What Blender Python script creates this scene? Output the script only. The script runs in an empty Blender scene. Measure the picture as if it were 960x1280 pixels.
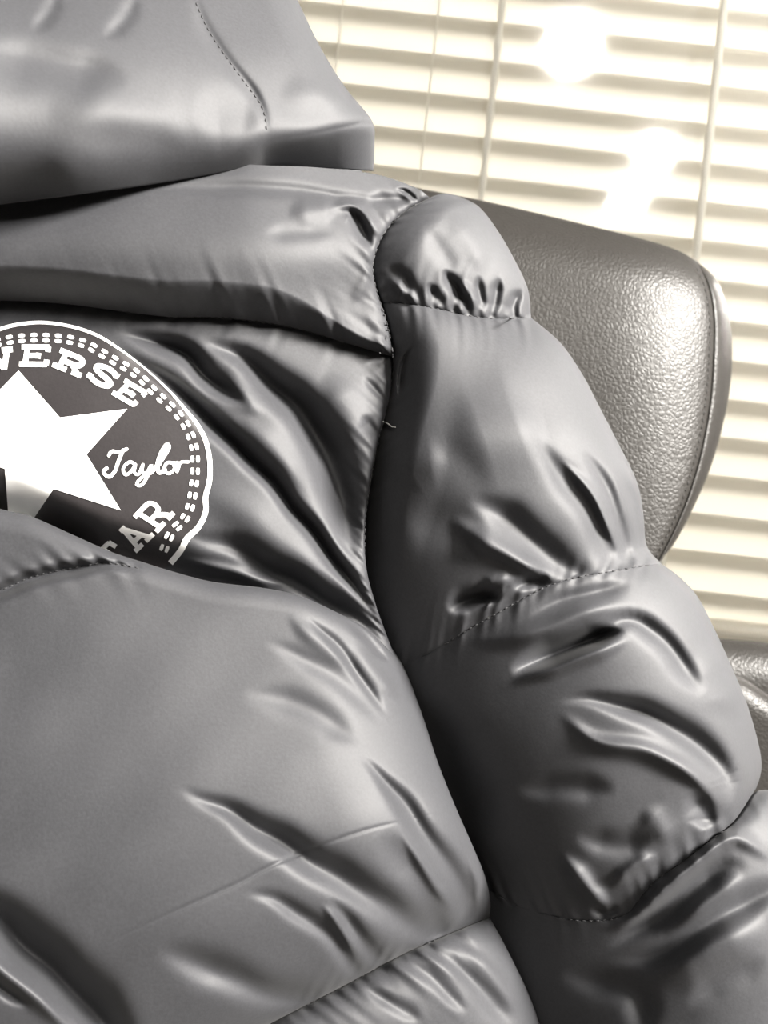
import bpy, bmesh, math, random
import numpy as np
from mathutils import Vector, Matrix
from mathutils.bvhtree import BVHTree

# ------------------------------------------------------------------ camera
F = 1100.0                      # focal length in pixels of the 960 x 1280 frame
D0 = 0.36                       # distance of the jacket's reference plane (m)
K = D0 / F                      # metres per pixel at that plane
ROLL = math.radians(6.4)
CAM = np.array((0.0, 0.0, 1.15))
cr, sr = math.cos(ROLL), math.sin(ROLL)
UP = np.array((-sr, 0.0, cr)) 
RIGHT = np.array((cr, 0.0, sr))
FWD = np.array((0.0, 1.0, 0.0))
scene = bpy.context.scene
C = scene.collection
cam_d = bpy.data.cameras.new('camera')
cam_d.sensor_fit = 'HORIZONTAL'; cam_d.sensor_width = 36.0; cam_d.lens = 36.0 * F / 960.0
cam_d.clip_start = 0.01
cam = bpy.data.objects.new('camera', cam_d); C.objects.link(cam)
M = Matrix(((RIGHT[0], UP[0], -FWD[0], CAM[0]), (RIGHT[1], UP[1], -FWD[1], CAM[1]),
            (RIGHT[2], UP[2], -FWD[2], CAM[2]), (0, 0, 0, 1)))
cam.matrix_world = M
cam_d.dof.use_dof = True; cam_d.dof.focus_distance = 0.36; cam_d.dof.aperture_fstop = 11.0
scene.camera = cam

# ------------------------------------------------------------------ light
world = bpy.data.worlds.new('room_air'); scene.world = world
world.use_nodes = True
bg = world.node_tree.nodes['Background']
bg.inputs['Color'].default_value = (1.0, 0.97, 0.93, 1); bg.inputs['Strength'].default_value = 0.014

def area(name, loc, target, size, power, color=(1, 0.96, 0.9)):
    l = bpy.data.lights.new(name, 'AREA'); l.shape = 'RECTANGLE'; l.size, l.size_y = size
    l.energy = power; l.color = color
    o = bpy.data.objects.new(name, l); C.objects.link(o)
    o.location = loc
    o.rotation_euler = (Vector(target) - Vector(loc)).to_track_quat('-Z', 'Y').to_euler()
    return o
def globe(name, loc, radius, power, color=(1, 0.95, 0.86)):
    l = bpy.data.lights.new(name, 'POINT'); l.energy = power; l.shadow_soft_size = radius; l.color = color
    o = bpy.data.objects.new(name, l); C.objects.link(o); o.location = loc
    return o
area('ceiling_panel_light', (1.45, -0.65, 2.1), (0.1, 0.4, 1.15), (0.7, 0.5), 70)
area('daylight_outside', (0.6, 1.7, 2.45), (0.2, 0.57, 1.2), (1.8, 1.2), 42, (1.0, 0.98, 0.93))
def mirrored(px, py, zc, yg=0.543):
    """where a ceiling lamp hangs whose reflection in the window glass is seen at this pixel"""
    d = FWD + RIGHT * (px - 480) / F - UP * (py - 640) / F
    t = (zc - CAM[2]) / d[2]
    p = CAM + d * t
    return (p[0], 2 * yg - p[1], p[2])
for px, py, r in ((715, 57, 0.062), (818, 192, 0.042), (785, 251, 0.046)):
    globe('ceiling_bulb', mirrored(px, py, 2.42), r, 10)
vs = scene.view_settings
vs.view_transform = 'Standard'; vs.look = 'None'; vs.gamma = 1.0; vs.use_curve_mapping = False
vs.exposure = 2.28

# ------------------------------------------------------------------ helpers
def W(px, py, z):
    """pixel + height in pixel units toward the viewer -> world point"""
    px = np.asarray(px, float); py = np.asarray(py, float); z = np.asarray(z, float)
    d = D0 - z * K
    return (CAM + d[..., None] * (FWD + RIGHT * ((px - 480) / F)[..., None] - UP * ((py - 640) / F)[..., None]))

def new_mat(name):
    m = bpy.data.materials.new(name); m.use_nodes = True
    return m, m.node_tree, m.node_tree.nodes['Principled BSDF']

def cloth_material(name, col, rough=0.64, spec=0.45, sheen=0.03, weave=1.0):
    m, nt, p = new_mat(name)
    N, L = nt.nodes, nt.links
    tc = N.new('ShaderNodeTexCoord')
    n1 = N.new('ShaderNodeTexNoise'); n1.inputs['Scale'].default_value = 900; n1.inputs['Detail'].default_value = 2
    n2 = N.new('ShaderNodeTexNoise'); n2.inputs['Scale'].default_value = 28; n2.inputs['Detail'].default_value = 3
    L.new(tc.outputs['Object'], n1.inputs['Vector']); L.new(tc.outputs['Object'], n2.inputs['Vector'])
    r = N.new('ShaderNodeValToRGB'); r.color_ramp.elements[0].position = 0.25; r.color_ramp.elements[1].position = 0.75
    r.color_ramp.elements[0].color = (*[c * 0.86 for c in col], 1); r.color_ramp.elements[1].color = (*[c * 1.14 for c in col], 1)
    L.new(n1.outputs['Fac'], r.inputs['Fac']); L.new(r.outputs['Color'], p.inputs['Base Color'])
    b = N.new('ShaderNodeBump'); b.inputs['Strength'].default_value = 0.06 * weave; b.inputs['Distance'].default_value = 0.0006
    L.new(n1.outputs['Fac'], b.inputs['Height'])
    b2 = N.new('ShaderNodeBump'); b2.inputs['Strength'].default_value = 0.10 * weave; b2.inputs['Distance'].default_value = 0.004
    L.new(n2.outputs['Fac'], b2.inputs['Height']); L.new(b.outputs['Normal'], b2.inputs['Normal'])
    L.new(b2.outputs['Normal'], p.inputs['Normal'])
    p.inputs['Roughness'].default_value = rough
    p.inputs['Specular IOR Level'].default_value = spec
    p.inputs['Sheen Weight'].default_value = sheen; p.inputs['Sheen Roughness'].default_value = 0.4
    return m

def plain(name, col, rough=0.5, spec=0.4, noise=0.06, scale=60):
    m, nt, p = new_mat(name)
    N, L = nt.nodes, nt.links
    tc = N.new('ShaderNodeTexCoord'); n = N.new('ShaderNodeTexNoise'); n.inputs['Scale'].default_value = scale
    n.inputs['Detail'].default_value = 4
    L.new(tc.outputs['Object'], n.inputs['Vector'])
    r = N.new('ShaderNodeValToRGB'); r.color_ramp.elements[0].position = 0.3; r.color_ramp.elements[1].position = 0.7
    r.color_ramp.elements[0].color = (*[c * (1 - noise) for c in col], 1)
    r.color_ramp.elements[1].color = (*[min(1, c * (1 + noise)) for c in col], 1)
    L.new(n.outputs['Fac'], r.inputs['Fac']); L.new(r.outputs['Color'], p.inputs['Base Color'])
    p.inputs['Roughness'].default_value = rough; p.inputs['Specular IOR Level'].default_value = spec
    return m

def leather_material():
    m, nt, p = new_mat('black_leather')
    N, L = nt.nodes, nt.links
    tc = N.new('ShaderNodeTexCoord')
    nz = N.new('ShaderNodeTexNoise'); nz.inputs['Scale'].default_value = 160; nz.inputs['Detail'].default_value = 2
    L.new(tc.outputs['Object'], nz.inputs['Vector'])
    mx = N.new('ShaderNodeMix'); mx.data_type = 'VECTOR'; mx.inputs[0].default_value = 0.0018
    L.new(tc.outputs['Object'], mx.inputs[4]); L.new(nz.outputs['Color'], mx.inputs[5])
    v = N.new('ShaderNodeTexVoronoi'); v.feature = 'DISTANCE_TO_EDGE'; v.inputs['Scale'].default_value = 430
    L.new(mx.outputs[1], v.inputs['Vector'])
    mr = N.new('ShaderNodeMapRange'); mr.inputs['From Min'].default_value = 0.0; mr.inputs['From Max'].default_value = 0.28
    L.new(v.outputs['Distance'], mr.inputs['Value'])
    b = N.new('ShaderNodeBump'); b.inputs['Strength'].default_value = 0.2; b.inputs['Distance'].default_value = 0.0006
    L.new(mr.outputs['Result'], b.inputs['Height']); L.new(b.outputs['Normal'], p.inputs['Normal'])
    p.inputs['Base Color'].default_value = (0.019, 0.0175, 0.016, 1)
    p.inputs['Roughness'].default_value = 0.40; p.inputs['Specular IOR Level'].default_value = 0.22
    return m

M_CLOTH = cloth_material('dark_satin', (0.028, 0.0285, 0.032))
M_PATCH = cloth_material('badge_satin', (0.021, 0.0185, 0.0195), rough=0.5)
M_WHITE = plain('white_print', (0.9, 0.9, 0.89), 0.55, 0.3, 0.02)
M_THREAD = plain('grey_thread', (0.035, 0.035, 0.037), 0.7, 0.2, 0.1)
M_PALE = plain('pale_thread', (0.55, 0.55, 0.55), 0.7, 0.2, 0.1)
M_LEATHER = leather_material()
M_LTHREAD = plain('black_thread', (0.012, 0.011, 0.010), 0.6, 0.3, 0.1)
M_SLAT = plain('cream_slat', (0.84, 0.82, 0.77), 0.45, 0.4, 0.015, 25)
def slat_translucent(m, f=0.5):
    nt = m.node_tree; p = nt.nodes['Principled BSDF']; t = nt.nodes.new('ShaderNodeBsdfTranslucent'); t.inputs['Color'].default_value = (0.8, 0.775, 0.72, 1)
    mx = nt.nodes.new('ShaderNodeMixShader'); mx.inputs[0].default_value = f
    nt.links.new(p.outputs[0], mx.inputs[1]); nt.links.new(t.outputs[0], mx.inputs[2]); nt.links.new(mx.outputs[0], nt.nodes['Material Output'].inputs['Surface'])
slat_translucent(M_SLAT)
M_CORD = plain('white_cord', (0.9, 0.88, 0.82), 0.7, 0.2, 0.03, 300)
M_WALL = plain('cream_wall', (0.55, 0.51, 0.45), 0.8, 0.2, 0.04, 20)
M_FLOOR = plain('grey_carpet', (0.14, 0.13, 0.12), 0.95, 0.1, 0.2, 150)
M_CEIL = plain('white_ceiling', (0.75, 0.74, 0.71), 0.9, 0.1, 0.03, 40)
M_FRAME = plain('white_frame', (0.7, 0.68, 0.63), 0.4, 0.4, 0.02)
M_STEEL = plain('steel', (0.3, 0.3, 0.3), 0.3, 0.6, 0.03)

def link(name, me, mat, parent=None, smooth=True):
    if smooth:
        me.polygons.foreach_set('use_smooth', [True] * len(me.polygons))
    if mat: me.materials.append(mat)
    o = bpy.data.objects.new(name, me); C.objects.link(o)
    if parent is not None: o.parent = parent
    return o
def tag(o, label=None, cat=None, group=None, kind=None):
    for k, v in (('label', label), ('category', cat), ('group', group), ('kind', kind)):
        if v: o[k] = v
    return o
def empty(name, loc):
    o = bpy.data.objects.new(name, None); C.objects.link(o); o.location = loc; o.empty_display_size = 0.05
    return o
def origin_of(parent):
    p = np.zeros(3)
    while parent is not None:
        p += np.array(parent.location); parent = parent.parent
    return p
def mesh(name, verts, faces, mat, parent=None, smooth=True):
    v = np.asarray(verts, float) - origin_of(parent)
    me = bpy.data.meshes.new(name); me.from_pydata(v.tolist(), [], faces); me.update()
    return link(name, me, mat, parent, smooth)
def grid_faces(nr, nc, flip=False):
    i = np.arange(nr - 1)[:, None] * nc + np.arange(nc - 1)[None, :]
    q = np.stack([i, i + nc, i + nc + 1, i + 1], -1).reshape(-1, 4)
    return (q[:, ::-1] if flip else q)
def grid_mesh(name, P, mat, parent, smooth=True):
    nr, nc, _ = P.shape
    v = P.reshape(-1, 3) - origin_of(parent)
    q = grid_faces(nr, nc)
    me = bpy.data.meshes.new(name)
    me.vertices.add(len(v)); me.vertices.foreach_set('co', v.astype(np.float32).ravel())
    me.loops.add(q.size); me.loops.foreach_set('vertex_index', q.astype(np.int32).ravel())
    me.polygons.add(len(q)); me.polygons.foreach_set('loop_start', np.arange(0, q.size, 4, dtype=np.int32))
    me.polygons.foreach_set('loop_total', np.full(len(q), 4, np.int32))
    me.update(calc_edges=True); me.validate()
    return link(name, me, mat, parent, smooth)

def smooth_curve(pts, n=400):
    """Catmull-Rom through pts, resampled by arc length"""
    p = np.asarray(pts, float)
    if len(p) == 2:
        t = np.linspace(0, 1, n)[:, None]; return p[0] * (1 - t) + p[1] * t
    e = np.vstack([2 * p[0] - p[1], p, 2 * p[-1] - p[-2]])
    out = []
    for i in range(1, len(e) - 2):
        t = np.linspace(0, 1, 24, endpoint=False)[:, None]
        a, b, c, d = e[i - 1], e[i], e[i + 1], e[i + 2]
        out.append(0.5 * (2 * b + (c - a) * t + (2 * a - 5 * b + 4 * c - d) * t ** 2 + (3 * b - a - 3 * c + d) * t ** 3))
    out.append(p[-1:]); q = np.vstack(out)
    s = np.r_[0, np.cumsum(np.linalg.norm(np.diff(q, axis=0), axis=1))]
    u = np.linspace(0, s[-1], n)
    return np.stack([np.interp(u, s, q[:, k]) for k in range(q.shape[1])], -1)
def at(curve, t):
    x = np.asarray(t) * (len(curve) - 1)
    k = np.arange(len(curve))
    return np.stack([np.interp(x, k, curve[:, j]) for j in range(curve.shape[1])], -1)
def coons(top, bot, left, right, a, b):
    T, B, L, R = [smooth_curve(c) for c in (top, bot, left, right)]
    A, Bb = np.meshgrid(a, b)
    A_, B_ = A[..., None], Bb[..., None]
    t, bo = at(T, a)[None], at(B, a)[None]
    l, r = at(L, b)[:, None], at(R, b)[:, None]
    P = (1 - B_) * t + B_ * bo + (1 - A_) * l + A_ * r
    P = P - ((1 - A_) * (1 - B_) * T[0] + A_ * (1 - B_) * T[-1] + (1 - A_) * B_ * B[0] + A_ * B_ * B[-1])
    return P, A, Bb

def sstep(x, a, b):
    t = np.clip((x - a) / (b - a), 0, 1); return t * t * (3 - 2 * t)

def fold(px, py, pts, w0, w1, amp, ratio=1.0, ends=(1, 1)):
    """a crease (amp < 0) or ridge (amp > 0) along pts; widths grow w0 -> w1; ratio = width of the right-hand side over the left"""
    c = smooth_curve(pts, 26)
    out = np.zeros_like(px)
    wm = 3.2 * max(w0, w1) * max(1, ratio)
    lo, hi = c.min(0) - wm, c.max(0) + wm
    m = (px > lo[0]) & (px < hi[0]) & (py > lo[1]) & (py < hi[1])
    if not m.any(): return out
    x, y = px[m], py[m]
    best = np.full(x.shape, 1e9); bt = np.zeros_like(x); bs = np.zeros_like(x)
    n = len(c) - 1
    for i in range(n):
        d = c[i + 1] - c[i]; L2 = d @ d + 1e-9
        qx, qy = x - c[i, 0], y - c[i, 1]
        t = np.clip((qx * d[0] + qy * d[1]) / L2, 0, 1)
        ex, ey = qx - t * d[0], qy - t * d[1]
        dd = np.hypot(ex, ey)
        side = d[0] * qy - d[1] * qx            # >0 : below/right of the direction of travel
        k = dd < best
        best[k] = dd[k]; bt[k] = (i + t[k]) / n; bs[k] = side[k]
    w = (w0 + (w1 - w0) * bt) * (1.2 if w0 > 4 else 1.0)
    e0 = sstep(bt, -0.02, 0.38) if ends[0] else 1.0
    e1 = sstep(1 - bt, -0.02, 0.30) if ends[1] else 1.0
    w = w * (0.55 + 0.45 * e0) * (0.6 + 0.4 * e1)
    w = np.where(bs > 0, w * ratio, w)
    g = np.exp(-(best / w) ** 2)
    tp = e0 * e1
    out[m] = amp * g * tp
    return out

def bumps(X, Y, seed, wl):
    """smooth random undulation of the cloth"""
    r = np.random.RandomState(seed); o = np.zeros_like(X)
    for k in range(10):
        an = r.uniform(0, math.pi); f = 2 * math.pi / (wl * r.uniform(0.6, 1.9))
        o += r.uniform(0.5, 1) * np.sin((X * math.cos(an) + Y * math.sin(an)) * f + r.uniform(0, 6.28))
    return o / 4.0
def wave(s, seed, wl):
    r = np.random.RandomState(seed); o = np.zeros_like(s)
    for k in range(7):
        o += r.uniform(0.5, 1.0) * np.sin(2 * math.pi * s / (wl * r.uniform(0.55, 2.1)) + r.uniform(0, 6.28))
    return o / 3.0
def pucker(s, d, seed, wl, amp, length, skew=0.0):
    """gathers that run out from a seam; d = distance from the seam, s = place along it"""
    r = wave(s + skew * d, seed, wl)
    fine = wave(s * 1.0 + skew * d * 0.5, seed + 7, wl * 0.42)
    lm = length * (0.65 + 0.5 * np.abs(wave(s, seed + 3, wl * 3)))
    return amp * (r * np.exp(-d / lm) + 0.18 * fine * np.exp(-d / (0.35 * lm))) * (1 - np.exp(-d / 2.5))

PATCHES = []
def panel(name, top, bot, left, right, na, nb, zfun, parent, mat=M_CLOTH, amode='lin', bmode='cos',
          wrapR=0, wrapL=0, wrapB=0, wrapT=0, label=None, keep=0.45):
    u = np.linspace(0, 1, na); v = np.linspace(0, 1, nb)
    a = {'lin': u, 'right': np.sin(u * math.pi / 2), 'cos': (1 - np.cos(math.pi * u)) / 2}[amode]
    b = {'lin': v, 'cos': 0.5 * v + 0.5 * (1 - np.cos(math.pi * v)) / 2, 'bot': np.sin(v * math.pi / 2)}[bmode]
    P, A, B = coons(top, bot, left, right, a, b)
    X, Y = P[..., 0].copy(), P[..., 1].copy()
    H = np.linalg.norm(P[-1] - P[0], axis=-1)[None, :] + 0 * A
    Wd = np.linalg.norm(np.diff(P, axis=1), axis=-1); S = np.concatenate([np.zeros((nb, 1)), np.cumsum(Wd, 1)], 1)
    SR = S[:, -1:] - S
    ctx = dict(a=A, b=B, H=H, s=S, dt=B * H, db=(1 - B) * H, dr=SR, dl=S)
    Z = zfun(X, Y, ctx)
    PATCHES.append((X, Y, Z))
    def wrap(X, Y, Z, depth, side):
        # carry the surface round behind its edge so that it closes
        n = 10; cols = []
        ax = 1 if side in 'LR' else 0
        e = -1 if side in 'RB' else 0
        nn = X.shape[ax]
        take = lambda G, i: np.take(G, i, axis=ax)
        ze = take(Z, e)
        for k in range(1, n + 1):
            t = k / n
            fr = keep * t ** 2 * (nn - 1)
            i = int(round(nn - 1 - fr)) if e == -1 else int(round(fr))
            cols.append((take(X, i), take(Y, i), ze - depth * math.sin(t * math.pi / 2)))
        if e == 0: cols = cols[::-1]
        st = [np.stack([c[j] for c in cols], axis=ax) for j in range(3)]
        o = (X, Y, Z)
        return [np.concatenate([o[j], st[j]] if e == -1 else [st[j], o[j]], axis=ax) for j in range(3)]
    X0, Y0, Z0 = X, Y, Z
    for side, dep in (('R', wrapR), ('L', wrapL), ('B', wrapB), ('T', wrapT)):
        if dep: X, Y, Z = wrap(X, Y, Z, dep, side)
    o = grid_mesh(name, W(X, Y, Z), mat, parent)
    if label: o['label'] = label
    o.data['nc'] = X0.shape[1]
    return o

def bvh_of(patches):
    vs, fs, off = [], [], 0
    for X, Y, Z in patches:
        nr, nc = X.shape
        vs.append(np.stack([X, Y, Z], -1).reshape(-1, 3)); fs.append(grid_faces(nr, nc) + off); off += nr * nc
    return BVHTree.FromPolygons(np.vstack(vs).tolist(), np.vstack(fs).tolist())
def drape(bvh, pts, lift):
    out = []; last = 0.0
    for x, y in pts:
        h = bvh.ray_cast(Vector((x, y, 2000)), Vector((0, 0, -1)))[0]
        if h is not None: last = h.z
        out.append(last + lift)
    return np.array(out)

# ------------------------------------------------------------------ setting
def box_bm(bm, c, s, bev=0.0):
    r = bmesh.ops.create_cube(bm, size=1.0)
    bmesh.ops.scale(bm, vec=s, verts=r['verts']); bmesh.ops.translate(bm, vec=c, verts=r['verts'])
    if bev:
        ed = list({e for v in r['verts'] for e in v.link_edges})
        bmesh.ops.bevel(bm, geom=ed, offset=bev, segments=4, profile=0.5, affect='EDGES')
def box(name, c, s, mat, parent=None, bev=0.0):
    bm = bmesh.new(); org = origin_of(parent)
    box_bm(bm, tuple(np.array(c) - org), s, bev)
    me = bpy.data.meshes.new(name); bm.to_mesh(me); bm.free()
    return link(name, me, mat, parent, smooth=bool(bev))

YB = 0.575                                    # plane of the blind
tag(box('floor', (0, -1.6, -0.05), (5.2, 5.0, 0.1), M_FLOOR), kind='structure')
# the window wall: sill wall, side walls of the opening, lintel
tag(box('wall_back', (0, 0.78, 0.51), (5.2, 0.12, 1.02), M_WALL), kind='structure')

# window: glass in front of the blind
GL = 0.545
win = empty('window_1', (0, GL, 1.08)); tag(win, kind='structure')
gm, gt, gp = new_mat('window_glass')
gt.nodes.remove(gp)
tr = gt.nodes.new('ShaderNodeBsdfTransparent'); gl = gt.nodes.new('ShaderNodeBsdfGlossy'); gl.inputs['Roughness'].default_value = 0.05
fr = gt.nodes.new('ShaderNodeFresnel'); fr.inputs['IOR'].default_value = 1.5
mx = gt.nodes.new('ShaderNodeMixShader')
gt.links.new(fr.outputs[0], mx.inputs[0]); gt.links.new(tr.outputs[0], mx.inputs[1]); gt.links.new(gl.outputs[0], mx.inputs[2])
gt.links.new(mx.outputs[0], gt.nodes['Material Output'].inputs['Surface'])
box('glass_pane', (0, GL, 1.72), (2.0, 0.004, 1.40), gm, win)

# the blind: every slat an object that shares one mesh
PITCH = 47.6 * YB / F
def bpix(px, py):
    d = YB
    return CAM + d * (FWD + RIGHT * (px - 480) / F - UP * (py - 640) / F)
blind = empty('window_blind', (0, YB, 1.0))
tag(blind, 'cream horizontal slat blind with white cords filling the window', 'blind')
zb = bpix(960, 795)[2]                        # underside of the bottom rail
nsl = 44
prof = []
SW = 0.0300                                   # slat width
for k in range(11):
    t = k / 10                                # 0 = upper edge, 1 = lower edge
    ang = math.radians(115 - 9 * t)           # upper edge leans into the room
    prof.append((t, ang))
pts = [(0.0, 0.0)]
for k in range(1, 11):
    an = 0.5 * (prof[k][1] + prof[k - 1][1]); st = SW / 10
    pts.append((pts[-1][0] - st * math.cos(an), pts[-1][1] - st * math.sin(an)))
pts = np.array(pts)                           # (y toward room negative, z)
hw = 0.95
th = 0.0007
vs_, fs_ = [], []
back = pts + np.array((th, th * 0.3))
loop = np.vstack([pts, back[::-1]])
for x in np.linspace(-hw, hw, 9):
    for (y, z) in loop: vs_.append((x, y, z))
nl = len(loop)
for i in range(8):
    for j in range(nl):
        fs_.append((i * nl + j, i * nl + (j + 1) % nl, (i + 1) * nl + (j + 1) % nl, (i + 1) * nl + j))
sm = bpy.data.meshes.new('slat'); sm.from_pydata(vs_, [], fs_); sm.update()
sm.polygons.foreach_set('use_smooth', [True] * len(sm.polygons)); sm.materials.append(M_SLAT)
lip = pts[0] + np.array((0, -SW * 0.0))
for i in range(-1, nsl):
    o = bpy.data.objects.new('slat', sm); C.objects.link(o); o.parent = blind
    o.location = (0, -0.010, zb + PITCH * (i + 1) - 1.0)
    o.rotation_euler = (0, math.radians(random.Random(i).uniform(-0.12, 0.12)), 0)
box('bottom_rail', (0, YB - 0.001, zb + 0.003), (1.9, 0.014, 0.010), M_SLAT, blind, 0.004)
def tube(name, P, r, mat, parent, n=6, ripple=0.0):
    P = np.asarray(P, float); V, Fc = [], []
    for i, p in enumerate(P):
        d = P[min(i + 1, len(P) - 1)] - P[max(i - 1, 0)]; d = d / (np.linalg.norm(d) + 1e-12)
        a = np.cross(d, (0.3, 1, 0.2)); a /= np.linalg.norm(a); b = np.cross(d, a)
        rr = r * (1 + ripple * math.sin(i * 1.3))
        for k in range(n):
            t = 2 * math.pi * k / n
            V.append(p + rr * (a * math.cos(t) + b * math.sin(t)))
    for i in range(len(P) - 1):
        for k in range(n):
            Fc.append((i * n + k, i * n + (k + 1) % n, (i + 1) * n + (k + 1) % n, (i + 1) * n + k))
    Fc += [tuple(range(n))[::-1], tuple(range((len(P) - 1) * n, len(P) * n))]
    return mesh(name, V, Fc, mat, parent)
ztop = zb + PITCH * (nsl + 1)
def cord(name, px, py, r, dy, ripple):
    x = bpix(px, py)[0]
    zs = np.linspace(zb, ztop, 250)
    tube(name, [(x, YB - dy, z) for z in zs], r, M_CORD, blind, 6, ripple)
cord('lift_cord', 612, 125, 0.0023, 0.021, 0.22)
cord('ladder_cord', 866, 240, 0.0026, 0.021, 0.08)
for px in (420, 536): cord('ladder_thread', px, 120, 0.0007, 0.0195, 0.0)

# ------------------------------------------------------------------ leather chair
chair = empty('leather_chair', (0.02, 0.50, 0.0))
tag(chair, 'black grained leather chair with stitched rounded headrest behind the jacket sleeve', 'chair')
HS = [(872, 327), (886, 360), (892, 400), (891, 450), (886, 510), (872, 580), (850, 645), (815, 715), (770, 790)]
HO = [(872, 327), (896, 350), (909, 385), (915, 430), (913, 480), (904, 530), (889, 582), (868, 632), (845, 676), (822, 708), (780, 780)]
def z_head(X, Y, c):
    z = -285 - 1.1e-5 * np.clip(X - 735, 0, 400) ** 3 - 0.0006 * np.clip(470 - Y, 0, 400) ** 2 * 1.0
    z -= 60 * (1 - np.sqrt(1 - np.clip(1 - c['dt'] / 70, 0, 0.999) ** 2))
    z -= 8 * np.exp(-c['dr'] / 5.0)
    return z
panel('headrest', [(430, 225), (500, 232), (595, 249), (700, 273), (800, 298), (845, 312), (872, 327)],
      [(430, 900), (560, 880), (770, 790)], [(430, 225), (430, 560), (430, 900)], HS, 150, 200, z_head, chair, M_LEATHER,
      amode='lin', bmode='cos', wrapT=95)
def z_band(X, Y, c):
    zi = -285 - 1.1e-5 * np.clip(X - 735, 0, 400) ** 3 - 0.0006 * np.clip(470 - Y, 0, 400) ** 2
    zi -= 60 * (1 - np.sqrt(1 - np.clip(1 - c['dt'] / 70, 0, 0.999) ** 2))
    return zi - 8 * np.exp(-c['dl'] / 4.0) - 55 * (1 - np.sqrt(np.clip(1 - c['a'] ** 2, 0, 1)))
panel('headrest_side', [(871, 326.5), (871.7, 326.8), (872, 327)], [(770, 790), (775, 785), (780, 780)], HS, HO, 24, 160, z_band, chair, M_LEATHER,
      amode='right', bmode='cos', wrapR=80, keep=0.9)
# stitch line of the headrest
hb = bvh_of(PATCHES[-2:])
def stitches(name, curve, bvh, parent, mat, step=10.0, length=6.5, r=1.1, lift=0.4, t0=0, t1=1):
    c = smooth_curve(curve, 600); L = np.linalg.norm(np.diff(c, axis=0), axis=1).sum()
    V, Fc = [], []
    n = int(L * (t1 - t0) / step)
    for i in range(n):
        s0 = t0 + (i * step) / L; s1 = s0 + length / L
        q = at(c, np.linspace(s0, min(s1, 1), 4)); z = drape(bvh, q, lift)
        P = W(q[:, 0], q[:, 1], z + np.array([-r, 0.3, 0.3, -r])); base = len(V)
        d = P[-1] - P[0]; d /= np.linalg.norm(d) + 1e-12
        a = np.cross(d, FWD); a /= np.linalg.norm(a); b = np.cross(d, a)
        for p in P:
            for k in range(5):
                t = 2 * math.pi * k / 5; V.append(p + r * K * (a * math.cos(t) + b * math.sin(t)))
        for j in range(3):
            for k in range(5):
                Fc.append((base + j * 5 + k, base + j * 5 + (k + 1) % 5, base + (j + 1) * 5 + (k + 1) % 5, base + (j + 1) * 5 + k))
        Fc += [tuple(base + k for k in range(4, -1, -1)), tuple(base + 15 + k for k in range(5))]
    return mesh(name, V, Fc, mat, parent)
stitches('headrest_stitching', [(x - 5, y) for x, y in HS], hb, chair, M_LTHREAD, 9, 6, 1.2, 0.3, 0.02, 0.9)
# backrest shoulder and armrest seen at the right, below the blind
def z_cush(z0, rise):
    def f(X, Y, c):
        return z0 - rise * (1 - np.sqrt(1 - np.clip(1 - c['dt'] / rise, 0, 0.999) ** 2))
    return f
panel('backrest', [(560, 770), (760, 782), (900, 798), (960, 803), (1060, 815), (1200, 835)],
      [(560, 1250), (900, 1300), (1200, 1330)], [(560, 770), (560, 1250)], [(1200, 835), (1200, 1330)], 60, 60, z_cush(-370, 60), chair, M_LEATHER, wrapT=90)
panel('armrest', [(760, 812), (860, 825), (925, 846), (960, 868), (1060, 930), (1200, 1010)],
      [(760, 1300), (900, 1320), (1200, 1350)], [(760, 812), (760, 1300)], [(1200, 1010), (1200, 1350)], 60, 60, z_cush(-310, 34), chair, M_LEATHER, wrapT=60)
box('seat', (0.05, 0.30, 0.50), (0.52, 0.50, 0.10), M_LEATHER, chair, 0.03)
box('back_shell', (0.0, 0.505, 0.80), (0.40, 0.03, 0.50), M_LEATHER, chair, 0.012)
box('column', (0.05, 0.30, 0.26), (0.06, 0.06, 0.40), M_STEEL, chair, 0.01)
for k in range(5):
    an = 2 * math.pi * k / 5 + 0.3
    tube('leg', [(0.05, 0.30, 0.085), (0.05 + 0.16 * math.cos(an), 0.30 + 0.16 * math.sin(an), 0.07), (0.05 + 0.24 * math.cos(an), 0.30 + 0.24 * math.sin(an), 0.022)], 0.021, M_STEEL, chair, 8)

# ------------------------------------------------------------------ the jacket
jacket = empty('puffer_jacket', tuple(W(np.array(300.), np.array(1300.), np.array(-100.))))
tag(jacket, 'dark grey satin quilted puffer jacket with white star badge on its chest', 'jacket')
np0 = len(PATCHES)

AH = [(537, 247), (510, 262), (488, 281), (473, 305), (466, 335), (471, 365), (481, 395), (488, 425), (491, 446),
      (490, 475), (484, 510), (472, 555), (462, 610), (456, 660), (458, 710), (468, 750), (480, 785), (492, 808)]
Q1 = [(-260, 392), (-100, 380), (0, 376), (80, 380), (150, 389), (210, 396), (270, 397), (330, 403), (380, 413), (430, 428), (491, 446)]
Q2 = [(-260, 590), (-120, 606), (0, 636), (40, 646), (90, 668), (140, 690), (180, 703), (215, 714), (265, 727), (330, 735), (375, 745), (420, 765), (460, 786), (492, 808)]
Q3 = [(-260, 1560), (-60, 1480), (100, 1405), (220, 1342), (300, 1300), (355, 1271), (400, 1248), (450, 1222), (500, 1195), (545, 1175), (580, 1160), (612, 1147)]
RW = [(492, 808), (512, 850), (530, 900), (548, 955), (570, 1010), (592, 1060), (606, 1095), (613, 1125), (612, 1147)]
T1 = [(476, 378), (503, 379), (525, 382), (556, 388), (587, 395), (620, 398), (664, 397)]
T2 = [(470, 850), (520, 825), (560, 803), (585, 787), (612, 772), (640, 756), (665, 742), (692, 730), (720, 722), (760, 715), (800, 708), (826, 704)]
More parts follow.
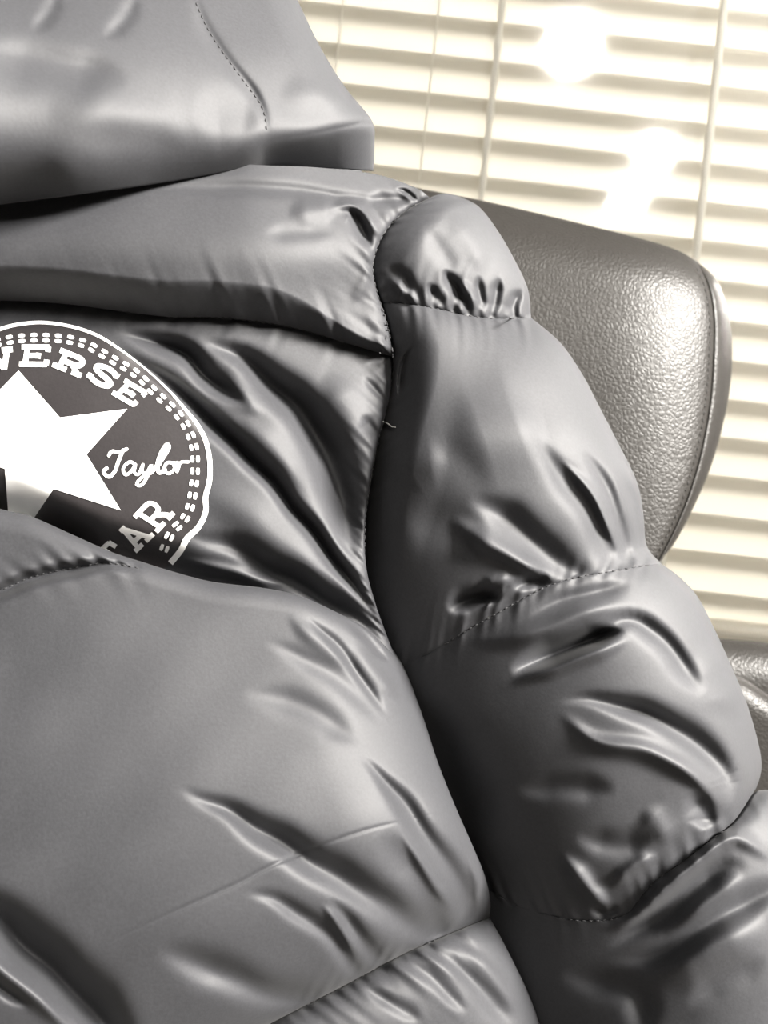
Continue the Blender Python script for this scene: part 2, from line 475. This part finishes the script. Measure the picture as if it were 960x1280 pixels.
T3 = [(540, 1060), (600, 1105), (650, 1133), (700, 1147), (730, 1151), (765, 1149), (786, 1140), (802, 1120), (820, 1100), (850, 1080), (882, 1055), (915, 1030), (938, 995)]

def zbody(X, Y):
    return 30 - 0.00036 * np.clip(X - 100, 0, 900) ** 2
def hump(b, p=0.75):
    return np.clip(np.sin(math.pi * np.clip(b, 0, 1)), 0, 1) ** p
def seamdip(d, depth, w): return -depth * np.exp(-d / w)
def many(X, Y, L):
    z = np.zeros_like(X)
    Xw = X + 2.5 * bumps(X, Y, 901, 110) 
    Yw = Y + 2.5 * bumps(X, Y, 902, 110) 
    for f in L: z += fold(X, Y, *f) if f[1] < 4 else fold(Xw, Yw, *f)
    return z * 1.15 + 2.0 * bumps(X, Y, 905, 140)

# --- hood
HLINE = smooth_curve([(-300, 232), (0, 206), (100, 216), (200, 206), (300, 190), (340, 176), (400, 165), (470, 150)], 200)
def z_hood(X, Y, c):
    z = 158 + 0.36 * np.clip(Y, -100, 260) - 0.38 * X - 0.0003 * np.clip(X - 60, 0, 900) ** 2 * 1.0
    z += 26 * np.exp(-((Y - 70) / 110) ** 2)
    yl = np.interp(X, HLINE[:, 0], HLINE[:, 1])
    sharp = 4 + 24 * sstep(-X, -400, -180)
    d = Y - yl
    z -= (2.5 + 0.4 * sstep(X, 260, 400)) * sharp * np.log1p(np.exp(np.clip(d / sharp, -30, 30)))
    z += 0.012 * np.clip(X - 330, 0, 200) * np.clip(d, 0, 60)
    z -= 46 * (1 - np.sqrt(np.clip(1 - np.clip(1 - c['dr'] / 46, 0, 0.999) ** 2, 0, 1)))
    z += 0.55 * many(X, Y, [
        ([(235, -20), (262, 40), (300, 95), (328, 135), (334, 172)], 6, 5, -9, 1.6),
        ([(-40, 62), (40, 76), (100, 84), (160, 100)], 20, 14, -15, 1.4),
        ([(75, -10), (62, 20), (40, 42)], 9, 7, -7), ([(172, -10), (158, 22), (130, 50)], 9, 7, -8),
        ([(240, 150), (280, 142), (330, 150)], 26, 22, -8),
        ([(60, 135), (160, 150), (240, 180)], 30, 30, 10), ([(90, 176), (170, 172), (235, 186)], 22, 18, -6),
        ([(350, 120), (400, 118), (440, 128)], 18, 14, 6)])
    return z
hood = panel('hood', [(-260, -170), (-100, -175), (60, -175), (180, -165), (262, -150)],
      [(-260, 290), (-150, 276), (0, 256), (100, 243), (200, 229), (330, 208), (400, 210), (467, 214)],
      [(-260, -170), (-275, 100), (-260, 290)], [(262, -150), (335, -80), (372, 0), (400, 58), (432, 110), (465, 151), (468, 180), (467, 214)],
      330, 210, z_hood, jacket, wrapR=120, wrapB=50, wrapT=100, amode='lin', bmode='lin', keep=0.3)

# --- stand-up collar under the hood and the back of the body
panel('collar', [(-260, 20), (0, 10), (200, 10), (340, 20)], [(-260, 300), (0, 280), (250, 262), (462, 245)], [(-260, 20), (-260, 300)], [(340, 20), (425, 140), (462, 245)], 40, 30,
      lambda X, Y, c: -80 - 0.0012 * np.clip(X - 60, 0, 900) ** 2, jacket, wrapR=60)
panel('back_panel', [(-260, 150), (0, 170), (300, 232), (480, 268)], [(-260, 1680), (200, 1600), (680, 1470)], [(-260, 150), (-260, 1680)],
      [(480, 268), (455, 400), (440, 650), (500, 900), (560, 1080), (600, 1200), (680, 1470)], 60, 90, lambda X, Y, c: -150 + 0 * X, jacket, wrapR=50)
# --- shoulder panel
def z_shoulder(X, Y, c):
    z = zbody(X, Y)
    lipw = 34 * (1 - 0.75 * sstep(X, 330, 480))
    z += 56 * (1 - np.clip(1 - c['db'] / (1.25 * lipw), 0, 1) ** 1.5) * (1 - 0.55 * sstep(X, 300, 490))
    z -= 0.0016 * np.clip(330 - Y, 0, 300) ** 2
    z += 16 * np.exp(-((Y - 310) / 52) ** 2)
    z -= 14 * (1 - np.sqrt(np.clip(1 - np.clip(1 - c['dr'] / 16, 0, 0.999) ** 2, 0, 1)))
    z += pucker(c['s'], c['db'], 11, 30, 5.0 * sstep(X, 60, 330) + 1.5, 24, 0.5)
    z += pucker(c['b'] * 200, c['dr'], 12, 26, 4.0, 24, 0.4)
    z += many(X, Y, [
        ([(180, 240), (260, 234), (340, 236), (430, 246), (500, 252)], 9, 5, -6, 1.0),
        ([(425, 268), (440, 266), (452, 284), (466, 312)], 6, 5, -12, 1.2), ([(410, 262), (436, 256), (458, 268), (474, 296)], 6, 5, 7),
        ([(455, 256), (480, 248), (515, 250)], 7, 5, -7), ([(360, 268), (400, 262), (425, 262)], 12, 10, 6),
        ([(495, 236), (508, 240), (522, 252)], 3, 3, -6), ([(420, 292), (380, 290), (330, 292)], 8, 8, -3),
        ([(440, 380), (455, 350), (462, 330)], 8, 6, 3)])
    return z
panel('shoulder_panel', [(-260, 200), (0, 192), (200, 200), (300, 205), (340, 207), (400, 209.5), (470, 218), (520, 235), (537, 247)],
      Q1, [(-260, 200), (-262, 300), (-260, 392)], AH[:9], 380, 140, z_shoulder, jacket, wrapT=90, wrapR=70, keep=0.12)

# --- chest panel
CH_FOLDS = [
    ([(246, 424), (262, 430), (302, 448), (342, 482), (378, 520), (403, 560), (421, 602), (436, 650), (452, 715)], 12, 25, -46, 0.8),
    ([(150, 414), (185, 424), (231, 444), (259, 470), (290, 494), (316, 508)], 10, 11, -30, 0.8),
    ([(240, 440), (262, 466), (300, 494), (330, 520)], 7, 10, 7, 1.0),
    ([(140, 428), (165, 446), (198, 472), (233, 497), (268, 532), (303, 564), (340, 600), (372, 640), (408, 686), (446, 738), (484, 800)], 10, 10, -34, 0.75),
    ([(300, 548), (338, 588), (372, 626), (410, 672), (444, 720), (474, 772)], 8, 6, 9, 1.0),
    ([(222, 664), (250, 676), (296, 686), (332, 706), (370, 725), (408, 748), (446, 774), (480, 802)], 14, 10, -22, 0.9),
    ([(225, 699), (275, 713), (325, 724), (362, 731)], 6, 6, 9),
    ([(250, 610), (310, 645), (370, 695), (430, 752)], 26, 12, 10),
    ([(400, 470), (430, 500), (450, 560)], 22, 18, 9), ([(300, 520), (340, 560), (380, 615)], 12, 12, 6),
    ([(455, 470), (478, 500), (486, 515)], 5, 4, -6),
    ([(452, 520), (468, 540), (474, 552)], 8, 5, -7), ([(430, 590), (446, 620), (454, 655)], 7, 6, 5),
    ([(0, 655), (60, 668), (130, 700)], 24, 24, -16), ([(-120, 600), (0, 618), (80, 640), (160, 676)], 12, 12, 4),
]
def z_chest(X, Y, c):
    z = zbody(X, Y) - 8
    z += 16 * hump(c['b'], 0.6)
    z -= 42 * (1 - sstep(c['db'], 20, 80)) * (1 - 0.6 * sstep(X, 250, 480))
    z -= 13 * (1 - np.sqrt(np.clip(1 - np.clip(1 - c['dr'] / 16, 0, 0.999) ** 2, 0, 1)))
    ff = many(X, Y, CH_FOLDS)
    z += ff * (1 - np.exp(-c['dt'] / 14)) * (1 - 0.6 * np.exp(-c['dr'] / 8))
    z += pucker(c['s'], c['dt'], 11, 30, 3.0, 14, 0.5)
    z += pucker(c['b'] * 380, c['dr'], 22, 24, 3.2, 20, 0.5)
    return z
CHB = [(x, y + 26) for x, y in Q2[:-4]] + [(420, 786), (458, 804), (494, 822)]
panel('chest_panel', Q1, CHB, [(-260, 392), (-262, 500), (-260, 616)], AH[8:-1] + [(494, 822)], 430, 300, z_chest, jacket, wrapR=80, keep=0.1)
CHEST = PATCHES[-1]

# --- waist panel (overlaps the chest panel with a rolled lip)
W_FOLDS = [
    ([(225, 985), (262, 1002), (300, 1020), (357, 1056), (426, 1098), (481, 1130), (531, 1168), (545, 1178)], 9, 20, -20, 1.0, (1, 0)),
    ([(452, 945), (495, 990), (529, 1039), (562, 1087), (586, 1140), (592, 1158)], 7, 15, -15, 1.1, (1, 0)),
    ([(475, 1040), (505, 1075), (530, 1110), (556, 1170)], 20, 14, -11, 1.0, (1, 0)),
    ([(500, 1040), (530, 1085), (552, 1120), (566, 1140)], 6, 6, 6),
    ([(309, 1114), (350, 1128), (388, 1152), (420, 1178), (450, 1222)], 8, 9, -9, 1.0, (1, 0)),
    ([(412, 1125), (440, 1158), (476, 1208)], 7, 12, -10, 1.0, (1, 0)), ([(400, 1130), (428, 1164), (450, 1196)], 5, 7, 5),
    ([(196, 1185), (275, 1217), (340, 1242), (392, 1252)], 17, 15, -13, 1.0, (1, 0)),
    ([(-60, 1095), (0, 1152), (41, 1192), (89, 1234), (134, 1284), (170, 1330)], 20, 24, -40, 0.75),
    ([(-60, 1165), (0, 1212), (45, 1250), (95, 1295)], 8, 8, 8),
    ([(-60, 1195), (0, 1234), (40, 1262)], 6, 6, -8),
    ([(385, 768), (415, 798), (450, 845), (484, 896)], 5, 6, -6, 1.0), ([(360, 768), (400, 800), (440, 840)], 9, 9, 4),
    ([(330, 800), (385, 826), (440, 862), (480, 905)], 10, 10, -4, 1.0), ([(302, 867), (380, 885), (452, 928)], 14, 12, -5, 1.0),
    ([(430, 775), (462, 800), (488, 828)], 5, 4, -7), ([(440, 800), (470, 840), (500, 880)], 9, 8, 4),
    ([(568, 1011), (500, 1027), (440, 1043), (344, 1080), (300, 1103), (200, 1148), (110, 1190)], 2.6, 2.6, -1.5),
    ([(-140, 782), (-60, 760), (0, 738), (40, 721), (90, 710), (135, 704), (182, 712)], 7, 5, -16, 1.2, (0, 1)),
    ([(600, 1060), (606, 1100), (602, 1140)], 8, 6, -6), ([(585, 1070), (596, 1105), (596, 1138)], 5, 5, 4),
]
def z_waist(X, Y, c):
    z = zbody(X, Y) + 30
    L = 75.0
    z -= 30 * (1 - np.sqrt(np.clip(1 - np.clip(1 - c['dt'] / 30, 0, 0.999) ** 2, 0, 1)))
    z += 85 * np.sin(np.clip(c['b'], 0, 1) ** 1.7 * math.pi) ** 0.9
    z -= 40 * (1 - np.sqrt(np.clip(1 - np.clip(1 - c['db'] / 60, 0, 0.999) ** 2, 0, 1)))
    R = 150
    z -= 95 * (1 - np.sqrt(np.clip(1 - np.clip(1 - c['dr'] / R, 0, 0.9995) ** 2, 0, 1)))
    z += (1.3 * many(X, Y, W_FOLDS)) * (1 - np.exp(-c['db'] / 9))
    z += pucker(c['s'], c['db'], 31, 38, 0.3 + 3.2 * sstep(X, 330, 480), 17, -0.5)
    ys = np.interp(X, [-140, 0, 40, 90, 135, 182, 230], [782, 738, 721, 710, 704, 712, 730])
    d = ys - Y
    z += pucker(X, np.abs(d), 35, 26, 4.0, 13, 0.9) * sstep(-X, -215, -150) * (d > 0)
    z += pucker(X, np.abs(d), 36, 40, 1.5, 16, -0.6) * sstep(-X, -215, -150) * (d <= 0)
    return z
panel('waist_panel', Q2, Q3, [(-260, 590), (-270, 1000), (-260, 1560)], RW, 430, 380, z_waist, jacket, amode='right', wrapT=60, wrapR=90, keep=0.2)

# --- hem panel
def z_hem(X, Y, c):
    z = zbody(X, Y) - 8
    z += 62 * np.sqrt(np.clip(1 - np.clip(1 - c['dt'] / 90, 0, 0.999) ** 2, 0, 1))
    z -= 80 * (1 - np.sqrt(np.clip(1 - np.clip(1 - c['dr'] / 110, 0, 0.9995) ** 2, 0, 1)))
    z += many(X, Y, [([(545, 1180), (572, 1204), (602, 1236), (646, 1290)], 8, 13, -10), ([(505, 1198), (540, 1224), (585, 1265)], 6, 8, -6),
                     ([(450, 1234), (490, 1254), (530, 1280)], 6, 8, -6), ([(580, 1180), (615, 1215), (650, 1270)], 9, 12, 6)])
    z += pucker(c['s'], c['dt'], 41, 30, 6.5, 36, -0.7)
    return z
panel('hem_panel', Q3, [(-260, 1700), (100, 1640), (400, 1560), (735, 1480)], [(-260, 1560), (-260, 1700)],
      [(612, 1147), (626, 1172), (642, 1203), (660, 1240), (678, 1280), (700, 1340), (735, 1480)], 360, 150, z_hem, jacket, amode='right', wrapR=130, wrapB=60, keep=0.2)

# --- sleeve panels
def sleeve_z(top, bot, P, folds, pt=(0, 30, 0, 20, 0), pb=(0, 30, 0, 20, 0), skin=None, shape=0.8, lean=0.0, q=(1.5, 1.5), n=(2.1, 2.0), soft=(0, 0)):
    def f(X, Y, c):
        a, b = c['a'], c['b']
        zl = top[0] * (1 - b) + bot[0] * b; zr = top[1] * (1 - b) + bot[1] * b; D = top[2] * (1 - b) + bot[2] * b
        nn = n[0] * (1 - b) + n[1] * b
        e = np.clip(1 - np.abs(2 * a ** (q[0] * (1 - b) + q[1] * b) - 1) ** nn, 0, 1) ** (1 / nn)
        e = e * (1 - (soft[0] * (1 - b) + soft[1] * b) * (1 - sstep(c['dl'], -10, 60)))
        z = zl * (1 - a) + zr * a + D * e * (1 + lean * (2 * a - 1))
        z += P * hump(b, shape) * (0.25 + 0.75 * e)
        ff = 1.15 * many(X, Y, folds)
        z += ff * (1 - np.exp(-c['dt'] / 12)) * (1 - np.exp(-c['db'] / 12))
        z += pucker(c['s'], c['dt'], *pt) + pucker(c['s'], c['db'], *pb)
        if skin: z += skin(X, Y, c)
        return z
    return f
S1 = sleeve_z((-22, -60, 20), (-30, -92, 48), 26, [
    ([(553, 335), (562, 352), (573, 370), (584, 392)], 6, 7, -13), ([(534, 352), (542, 368), (553, 386)], 5, 5, -9),
    ([(600, 345), (600, 365), (606, 390)], 5, 5, -7), ([(626, 345), (622, 365), (617, 392)], 5, 6, -9),
    ([(655, 362), (645, 378), (634, 395)], 6, 6, -9), ([(574, 352), (584, 366), (592, 388)], 5, 5, 6),
    ([(480, 335), (500, 345), (516, 362), (528, 380)], 8, 6, -6), ([(486, 350), (505, 366), (520, 378)], 6, 5, 6),
    ([(530, 280), (552, 310), (570, 345)], 10, 9, -3), ([(560, 262), (590, 300), (606, 345)], 12, 10, 3)],
    (50, 26, 1.0, 20, 0), (51, 24, 6.5, 18, -0.35),
    skin=lambda X, Y, c: pucker(c['b'] * 140, c['dl'], 52, 26, 2.5, 18, 0.3), q=(0.85, 0.75), n=(2.4, 2.6), soft=(0.5, 0.5))
panel('sleeve_panel', [(537, 247), (553, 242), (570, 244)], T1, [(537, 247), (510, 262), (488, 281), (473, 305), (466, 335), (470, 360), (476, 378)],
      [(570, 244), (598, 258), (622, 288), (645, 328), (660, 362), (664, 397)], 150, 130, S1, jacket, amode='cos', wrapR=120, wrapL=60, keep=0.3,
      label='small gathered cap panel of the sleeve at the shoulder seam')
S2 = sleeve_z((-30, -92, 48), (-160, -100, 145), 46, [
    ([(672, 548), (690, 580), (716, 614), (744, 655), (772, 713)], 12, 14, -12, 0.9, (1, 0)), ([(728, 562), (745, 588), (764, 622), (778, 660), (788, 710)], 8, 9, -11, 0.9, (1, 0)),
    ([(768, 580), (782, 604), (796, 636), (804, 680), (808, 706)], 7, 7, -8, 1.0, (1, 0)), ([(700, 572), (730, 608), (758, 652), (774, 690)], 5, 5, 7),
    ([(588, 622), (620, 640), (660, 668), (700, 705), (718, 724)], 15, 15, -16, 0.9, (1, 0)),
    ([(560, 650), (610, 680), (650, 702), (682, 716), (692, 724)], 14, 8, 14, 0.8),
    ([(640, 736), (660, 728), (684, 732), (694, 730)], 7, 7, -20), ([(560, 762), (584, 748), (612, 744), (624, 756)], 9, 9, -24),
    ([(600, 735), (628, 726), (640, 732)], 8, 8, 7), ([(519, 430), (508, 446), (501, 470), (498, 500)], 4, 5, -9, 0.6),
    ([(560, 560), (620, 540), (680, 520)], 40, 40, 10), ([(500, 640), (560, 660), (610, 690)], 30, 24, -7),
    ([(700, 440), (735, 490), (765, 550)], 14, 14, -4), ([(490, 600), (520, 580), (560, 572)], 18, 18, 5)],
    (51, 24, 3.2, 16, 0.2), (60, 30, 4.0, 18, -0.6),
    skin=lambda X, Y, c: pucker(c['b'] * 440, c['dl'], 62, 26, 1.6, 16, 0.4), q=(0.75, 1.3), n=(2.6, 2.2), soft=(0.5, 0.0))
panel('sleeve_panel', T1, T2, [(476, 378), (483, 400), (488, 425), (491, 446), (489, 480), (482, 515), (470, 560), (460, 612), (452, 670), (448, 740), (455, 800), (470, 850)],
      [(664, 397), (700, 428), (728, 468), (750, 510), (776, 560), (796, 602), (804, 640), (807, 676), (813, 690), (826, 704)], 250, 280, S2, jacket, amode='cos', wrapR=140, wrapL=60, keep=0.3,
      label='broad upper arm panel of the sleeve, gathered along its lower seam')
S3 = sleeve_z((-160, -100, 145), (-262, -120, 175), 34, [
    ([(585, 800), (624, 800), (684, 788), (732, 768), (792, 752)], 10, 12, 12, 1.0),
    ([(660, 772), (700, 752), (740, 742), (790, 730)], 8, 9, -8),
    ([(640, 840), (695, 818), (743, 801), (780, 785)], 13, 8, -34, 0.7), ([(745, 790), (787, 774), (819, 792), (852, 828), (880, 870)], 8, 11, -15, 1.0),
    ([(640, 856), (689, 836), (743, 818), (788, 796)], 7, 7, 12),
    ([(700, 874), (740, 874), (776, 882), (830, 904), (873, 931), (906, 965), (913, 1010)], 8, 16, -20, 0.9),
    ([(700, 888), (743, 925), (819, 944), (873, 975), (902, 1012)], 9, 8, 13),
    ([(640, 985), (689, 984), (743, 985), (770, 990)], 12, 12, -8), ([(860, 990), (880, 1015), (882, 1040)], 12, 12, -12),
    ([(700, 1065), (716, 1090), (743, 1122), (765, 1135)], 11, 9, 13), ([(720, 1045), (770, 1055), (815, 1050)], 12, 12, -8),
    ([(760, 1110), (790, 1085), (826, 1068)], 7, 7, 7), ([(735, 1135), (755, 1140), (775, 1132)], 6, 5, -10),
    ([(800, 1010), (820, 1030), (840, 1055)], 14, 12, 6), ([(880, 800), (905, 850), (920, 900)], 18, 18, 6), ([(520, 860), (555, 950), (600, 1060)], 30, 34, -22)],
    (60, 30, 3.5, 12, 0.5), (70, 24, 4.0, 20, 0.4), q=(1.3, 1.5), n=(2.2, 2.1))
panel('sleeve_panel', T2, T3, [(470, 850), (495, 950), (540, 1060)],
      [(826, 704), (850, 722), (872, 746), (892, 784), (913, 830), (933, 878), (947, 925), (952, 958), (946, 983), (938, 995)], 260, 240, S3, jacket, amode='cos', wrapR=150, wrapL=60, keep=0.3,
      label='creased elbow panel of the sleeve with deep folds')
S4 = sleeve_z((-262, -120, 175), (-262, -110, 165), 40, [
    ([(745, 1160), (787, 1149), (830, 1112), (870, 1078), (905, 1052), (928, 1050), (965, 1075)], 9, 9, 17, 1.0),
    ([(760, 1185), (830, 1143), (870, 1110), (905, 1085), (935, 1088)], 12, 12, -13), ([(840, 1160), (880, 1130), (930, 1095)], 10, 10, 5),
    ([(760, 1205), (819, 1196), (880, 1160), (949, 1120), (1000, 1100)], 13, 13, -14),
    ([(800, 1230), (880, 1190), (960, 1155)], 20, 24, 12),
    ([(700, 1220), (760, 1230), (800, 1250), (800, 1300)], 14, 14, -9), ([(860, 1260), (900, 1230), (960, 1200)], 14, 14, -5)],
    (70, 24, 3.0, 16, 0.3), (80, 30, 0, 20, 0), q=(1.5, 1.4), n=(2.1, 2.1))
panel('sleeve_panel', T3, [(600, 1500), (800, 1520), (1000, 1500), (1080, 1480)], [(540, 1060), (575, 1250), (600, 1500)],
      [(938, 995), (950, 988), (975, 992), (1010, 1030), (1045, 1120), (1070, 1260), (1080, 1480)], 220, 190, S4, jacket, amode='cos', wrapR=140, wrapL=60, wrapB=60, keep=0.3,
      label='folded forearm panel of the sleeve')

JB = bvh_of(PATCHES[np0:])
for cv, t0, t1 in ((AH, 0.03, 0.80), (Q1[2:], 0.3, 0.99), (T1, 0.05, 0.98), (T2, 0.25, 0.99), (T3, 0.4, 0.95), (Q3[4:], 0, 0.98),
                   ([(235, -20), (262, 40), (300, 95), (328, 135), (334, 172)], 0, 1), ([(-60, 760), (0, 738), (40, 721), (90, 710), (135, 704), (182, 712)], 0, 1)):
    stitches('seam_stitching', cv, JB, jacket, M_THREAD, 8.5, 5.5, 0.9, 0.2, t0, t1)
lt = smooth_curve([(479, 527), (484, 529), (489, 533), (494, 534)], 10)
tube('loose_thread', W(lt[:, 0], lt[:, 1], drape(JB, lt, 3.0)), 0.8 * K, M_PALE, jacket, 5)

# --- the printed badge
CB = bvh_of([CHEST])
def on_chest(name, loops_quads, mat, parent, lift):
    V, Fc = loops_quads
    V = np.asarray(V, float)
    return mesh(name, W(V[:, 0], V[:, 1], drape(CB, V, lift)), Fc, mat, parent)
def ribbon(pts, w, n=None, smooth=True, across=4, store=None):
    c = smooth_curve(pts, 200) if smooth else None
    if not smooth:
        p = np.asarray(pts, float); s = np.r_[0, np.cumsum(np.linalg.norm(np.diff(p, axis=0), axis=1))]
        u = np.linspace(0, s[-1], 200); c = np.stack([np.interp(u, s, p[:, k]) for k in (0, 1)], -1)
    L = np.linalg.norm(np.diff(c, axis=0), axis=1).sum(); n = n or max(3, int(L / 1.8))
    q = at(c, np.linspace(0, 1, n)); d = np.gradient(q, axis=0); d /= np.linalg.norm(d, axis=1)[:, None] + 1e-9
    nrm = np.stack([-d[:, 1], d[:, 0]], -1)
    ww = np.interp(np.linspace(0, 1, n), np.linspace(0, 1, len(w)), w) if hasattr(w, '__len__') else np.full(n, w)
    V, Fc = store if store else ([], [])
    base = len(V)
    for i in range(n):
        for k in range(across): V.append(tuple(q[i] + nrm[i] * ww[i] * (k / (across - 1) - 0.5)))
    for i in range(n - 1):
        for k in range(across - 1):
            a = base + i * across + k; Fc.append((a, a + 1, a + across + 1, a + across))
    return V, Fc
def disc(c, r, store, n=10):
    V, Fc = store; b = len(V); V.append(tuple(c))
    for k in range(n): V.append((c[0] + r * math.cos(2 * math.pi * k / n), c[1] + r * math.sin(2 * math.pi * k / n)))
    for k in range(n): Fc.append((b, b + 1 + k, b + 1 + (k + 1) % n))
def polyfill(poly, cuts):
    bm = bmesh.new(); vs = [bm.verts.new((x, y, 0)) for x, y in poly]; f = bm.faces.new(vs)
    bmesh.ops.triangulate(bm, faces=[f])
    for _ in range(cuts): bmesh.ops.subdivide_edges(bm, edges=bm.edges[:], cuts=1, use_grid_fill=True)
    bmesh.ops.triangulate(bm, faces=bm.faces[:])
    bm.verts.index_update()
    out = ([(v.co.x, v.co.y) for v in bm.verts], [tuple(v.index for v in f.verts) for f in bm.faces]); bm.free()
    return out
RING = [(-60, 445), (-30, 424), (0, 411.5), (20, 406), (47, 403), (73, 405), (100, 411), (123, 420), (143, 432), (167, 449), (190, 468), (213, 490), (231, 511), (247, 531), (257, 551),
        (262, 574), (262, 600), (257, 621), (257, 640), (248, 659), (234, 673), (226, 688), (213, 704)]
# badge ground: fan of rings round the centre, following the outline
cen = np.array((50.0, 562.0))
out = smooth_curve(RING + [(150, 745), (60, 755), (-60, 735), (-130, 660), (-155, 570), (-120, 490), (-60, 445)], 160)
V, Fc = [], []
for j in range(60):
    t = j / 59
    for i in range(160): V.append(tuple(cen + (out[i] - cen) * max(t, 0.004)))
for j in range(59):
    for i in range(159):
        a = j * 160 + i; Fc.append((a, a + 1, a + 161, a + 160))
Va = np.array(V)
patch = on_chest('logo_patch', (Va, Fc), M_PATCH, jacket, 0.8)
patch['label'] = 'round printed badge with white star and lettering'
on_chest('badge_outline', ribbon(RING, [4.5, 4.5, 4.5, 4.5, 4.2, 4, 3.5, 2.4, 1.6, 2.4, 4, 5.5, 6, 6.5, 6.5, 7.5, 7.5]), M_WHITE, patch, 1.7)
on_chest('star', polyfill([(23, 463), (75, 522), (159, 511), (108, 568), (151, 638), (67, 611), (14, 690), (6, 586), (-72, 560), (17, 532)], 5), M_WHITE, patch, 1.8)
# double dashed border
dl = smooth_curve([(-40, 438), (-15, 428), (13, 421), (32, 419), (50, 418.5), (65, 419), (80, 420), (96, 423), (111, 428), (127, 437), (142, 446), (158, 455), (173, 465), (184, 475),
                   (194, 486), (206, 497), (219, 509), (231, 523), (238, 535), (244, 550), (247, 565), (247.5, 580), (247, 597), (245, 612), (243, 626), (239, 640), (231, 654), (220, 664), (213, 676), (206, 694)], 500)
g = np.gradient(dl, axis=0); g /= np.linalg.norm(g, axis=1)[:, None]; nin = np.stack([-g[:, 1], g[:, 0]], -1)
Ld = np.linalg.norm(np.diff(dl, axis=0), axis=1).sum()
st = ([], [])
for row, off in ((0, 0.0), (1, 7.0)):
    cv = dl + nin * off; nd = int(Ld / 15.2)
    for i in range(nd):
        t = (i + 0.5) / nd; q = at(cv, np.linspace(t - 4.2 / Ld, t + 4.2 / Ld, 5))
        ribbon(q, [3.2, 4.8, 4.8, 3.2], n=5, store=st, across=3)
on_chest('dashed_border', st, M_WHITE, patch, 1.7)
# slab serif capitals: strokes in a unit box (x right, y up)
GL_ = {
 'E': [[(0.22, 0.0), (0.22, 1.0)], [(0.02, 0.06), (0.95, 0.06)], [(0.02, 0.94), (0.95, 0.94)], [(0.22, 0.5), (0.62, 0.5)],
       [(0.93, 0.03), (0.93, 0.30)], [(0.93, 0.97), (0.93, 0.70)], [(0.62, 0.36), (0.62, 0.64)]],
 'R': [[(0.24, 0.0), (0.24, 1.0)], [(0.0, 0.06), (0.48, 0.06)], [(0.02, 0.94), (0.62, 0.94)], [(0.24, 0.47), (0.60, 0.47)],
       [(0.58, 0.94), (0.78, 0.90), (0.86, 0.71), (0.78, 0.52), (0.58, 0.47)], [(0.52, 0.47), (0.72, 0.28), (0.84, 0.06)], [(0.66, 0.06), (1.0, 0.06)]],
 'S': [[(0.90, 0.98), (0.90, 0.70)], [(0.88, 0.80), (0.70, 0.94), (0.42, 0.96), (0.16, 0.84), (0.16, 0.66), (0.38, 0.54), (0.64, 0.46), (0.86, 0.32), (0.82, 0.13), (0.58, 0.03), (0.30, 0.06), (0.10, 0.20)], [(0.09, 0.02), (0.09, 0.30)]],
 'N': [[(0.22, 0.0), (0.22, 1.0)], [(0.0, 0.06), (0.44, 0.06)], [(0.0, 0.94), (0.3, 0.94)], [(0.22, 0.96), (0.80, 0.02)], [(0.80, 0.0), (0.80, 1.0)], [(0.60, 0.94), (1.0, 0.94)]],
 'A': [[(0.20, 0.04), (0.50, 0.97)], [(0.80, 0.04), (0.50, 0.97)], [(0.30, 0.34), (0.70, 0.34)], [(0.02, 0.06), (0.42, 0.06)], [(0.58, 0.06), (0.98, 0.06)], [(0.36, 0.95), (0.62, 0.95)]],
 'T': [[(0.5, 0.0), (0.5, 0.95)], [(0.05, 0.94), (0.95, 0.94)], [(0.06, 0.97), (0.06, 0.66)], [(0.94, 0.97), (0.94, 0.66)], [(0.28, 0.06), (0.72, 0.06)]],
}
def letter(ch, bl, br, up, w):
    bl, br, up = (np.array(v, float) for v in (bl, br, up)); st = ([], [])
    for s in GL_[ch]:
        p = [tuple(bl + (br - bl) * x + up * y) for x, y in s]
        ribbon(p, w, smooth=len(p) > 2, store=st, across=4)
        if len(p) > 2:
            for e in (p[0], p[-1]): disc(e, w / 2, st)
    o = on_chest('letter', st, M_WHITE, patch, 1.8); return o
letter('N', (-22, 464), (12, 461), (4, -26), 7)
letter('E', (23, 456.5), (60, 457), (3.5, -24.5), 6.5)
letter('R', (65, 456.5), (101, 471), (10, -20.5), 6.5)
letter('S', (107, 471.5), (139, 488), (12, -20), 6.5)
letter('E', (139, 491), (168, 508), (17, -17), 6)
letter('R', (197, 666), (219, 642), (-31, -20), 6)
letter('A', (170, 691), (194, 668), (-30, -19), 6)
letter('T', (146, 713), (166, 695), (-30, -19), 6)
def cpt(L): return [(x / 3.0, y / 3.0 + 340) for x, y in L]
st = ([], [])
for s, w in (([(408, 688), (420, 672), (445, 676), (475, 664)], 4.2), ([(462, 668), (446, 705), (430, 748), (408, 768), (388, 750), (400, 736)], 4.4),
             ([(508, 722), (486, 712), (462, 736), (470, 760), (492, 748), (508, 722), (503, 750), (520, 758), (536, 722)], 3.8),
             ([(536, 722), (532, 748), (550, 752), (568, 722), (556, 760), (532, 798), (512, 796), (530, 772), (566, 752)], 3.8),
             ([(566, 752), (600, 712), (632, 660), (625, 648), (606, 676), (590, 725), (598, 752), (618, 742)], 5.2), ([(620, 655), (606, 690), (596, 720)], 6.0),
             ([(650, 716), (626, 716), (616, 742), (634, 756), (654, 738), (650, 716), (664, 720)], 3.8), ([(664, 714), (672, 722), (664, 748)], 3.8), ([(664, 740), (678, 714), (706, 712)], 3.6)):
    ribbon(cpt(s), w, store=st, across=4)
    for e in (cpt(s)[0], cpt(s)[-1]): disc(e, w / 2, st)
on_chest('signature', st, M_WHITE, patch, 1.9)
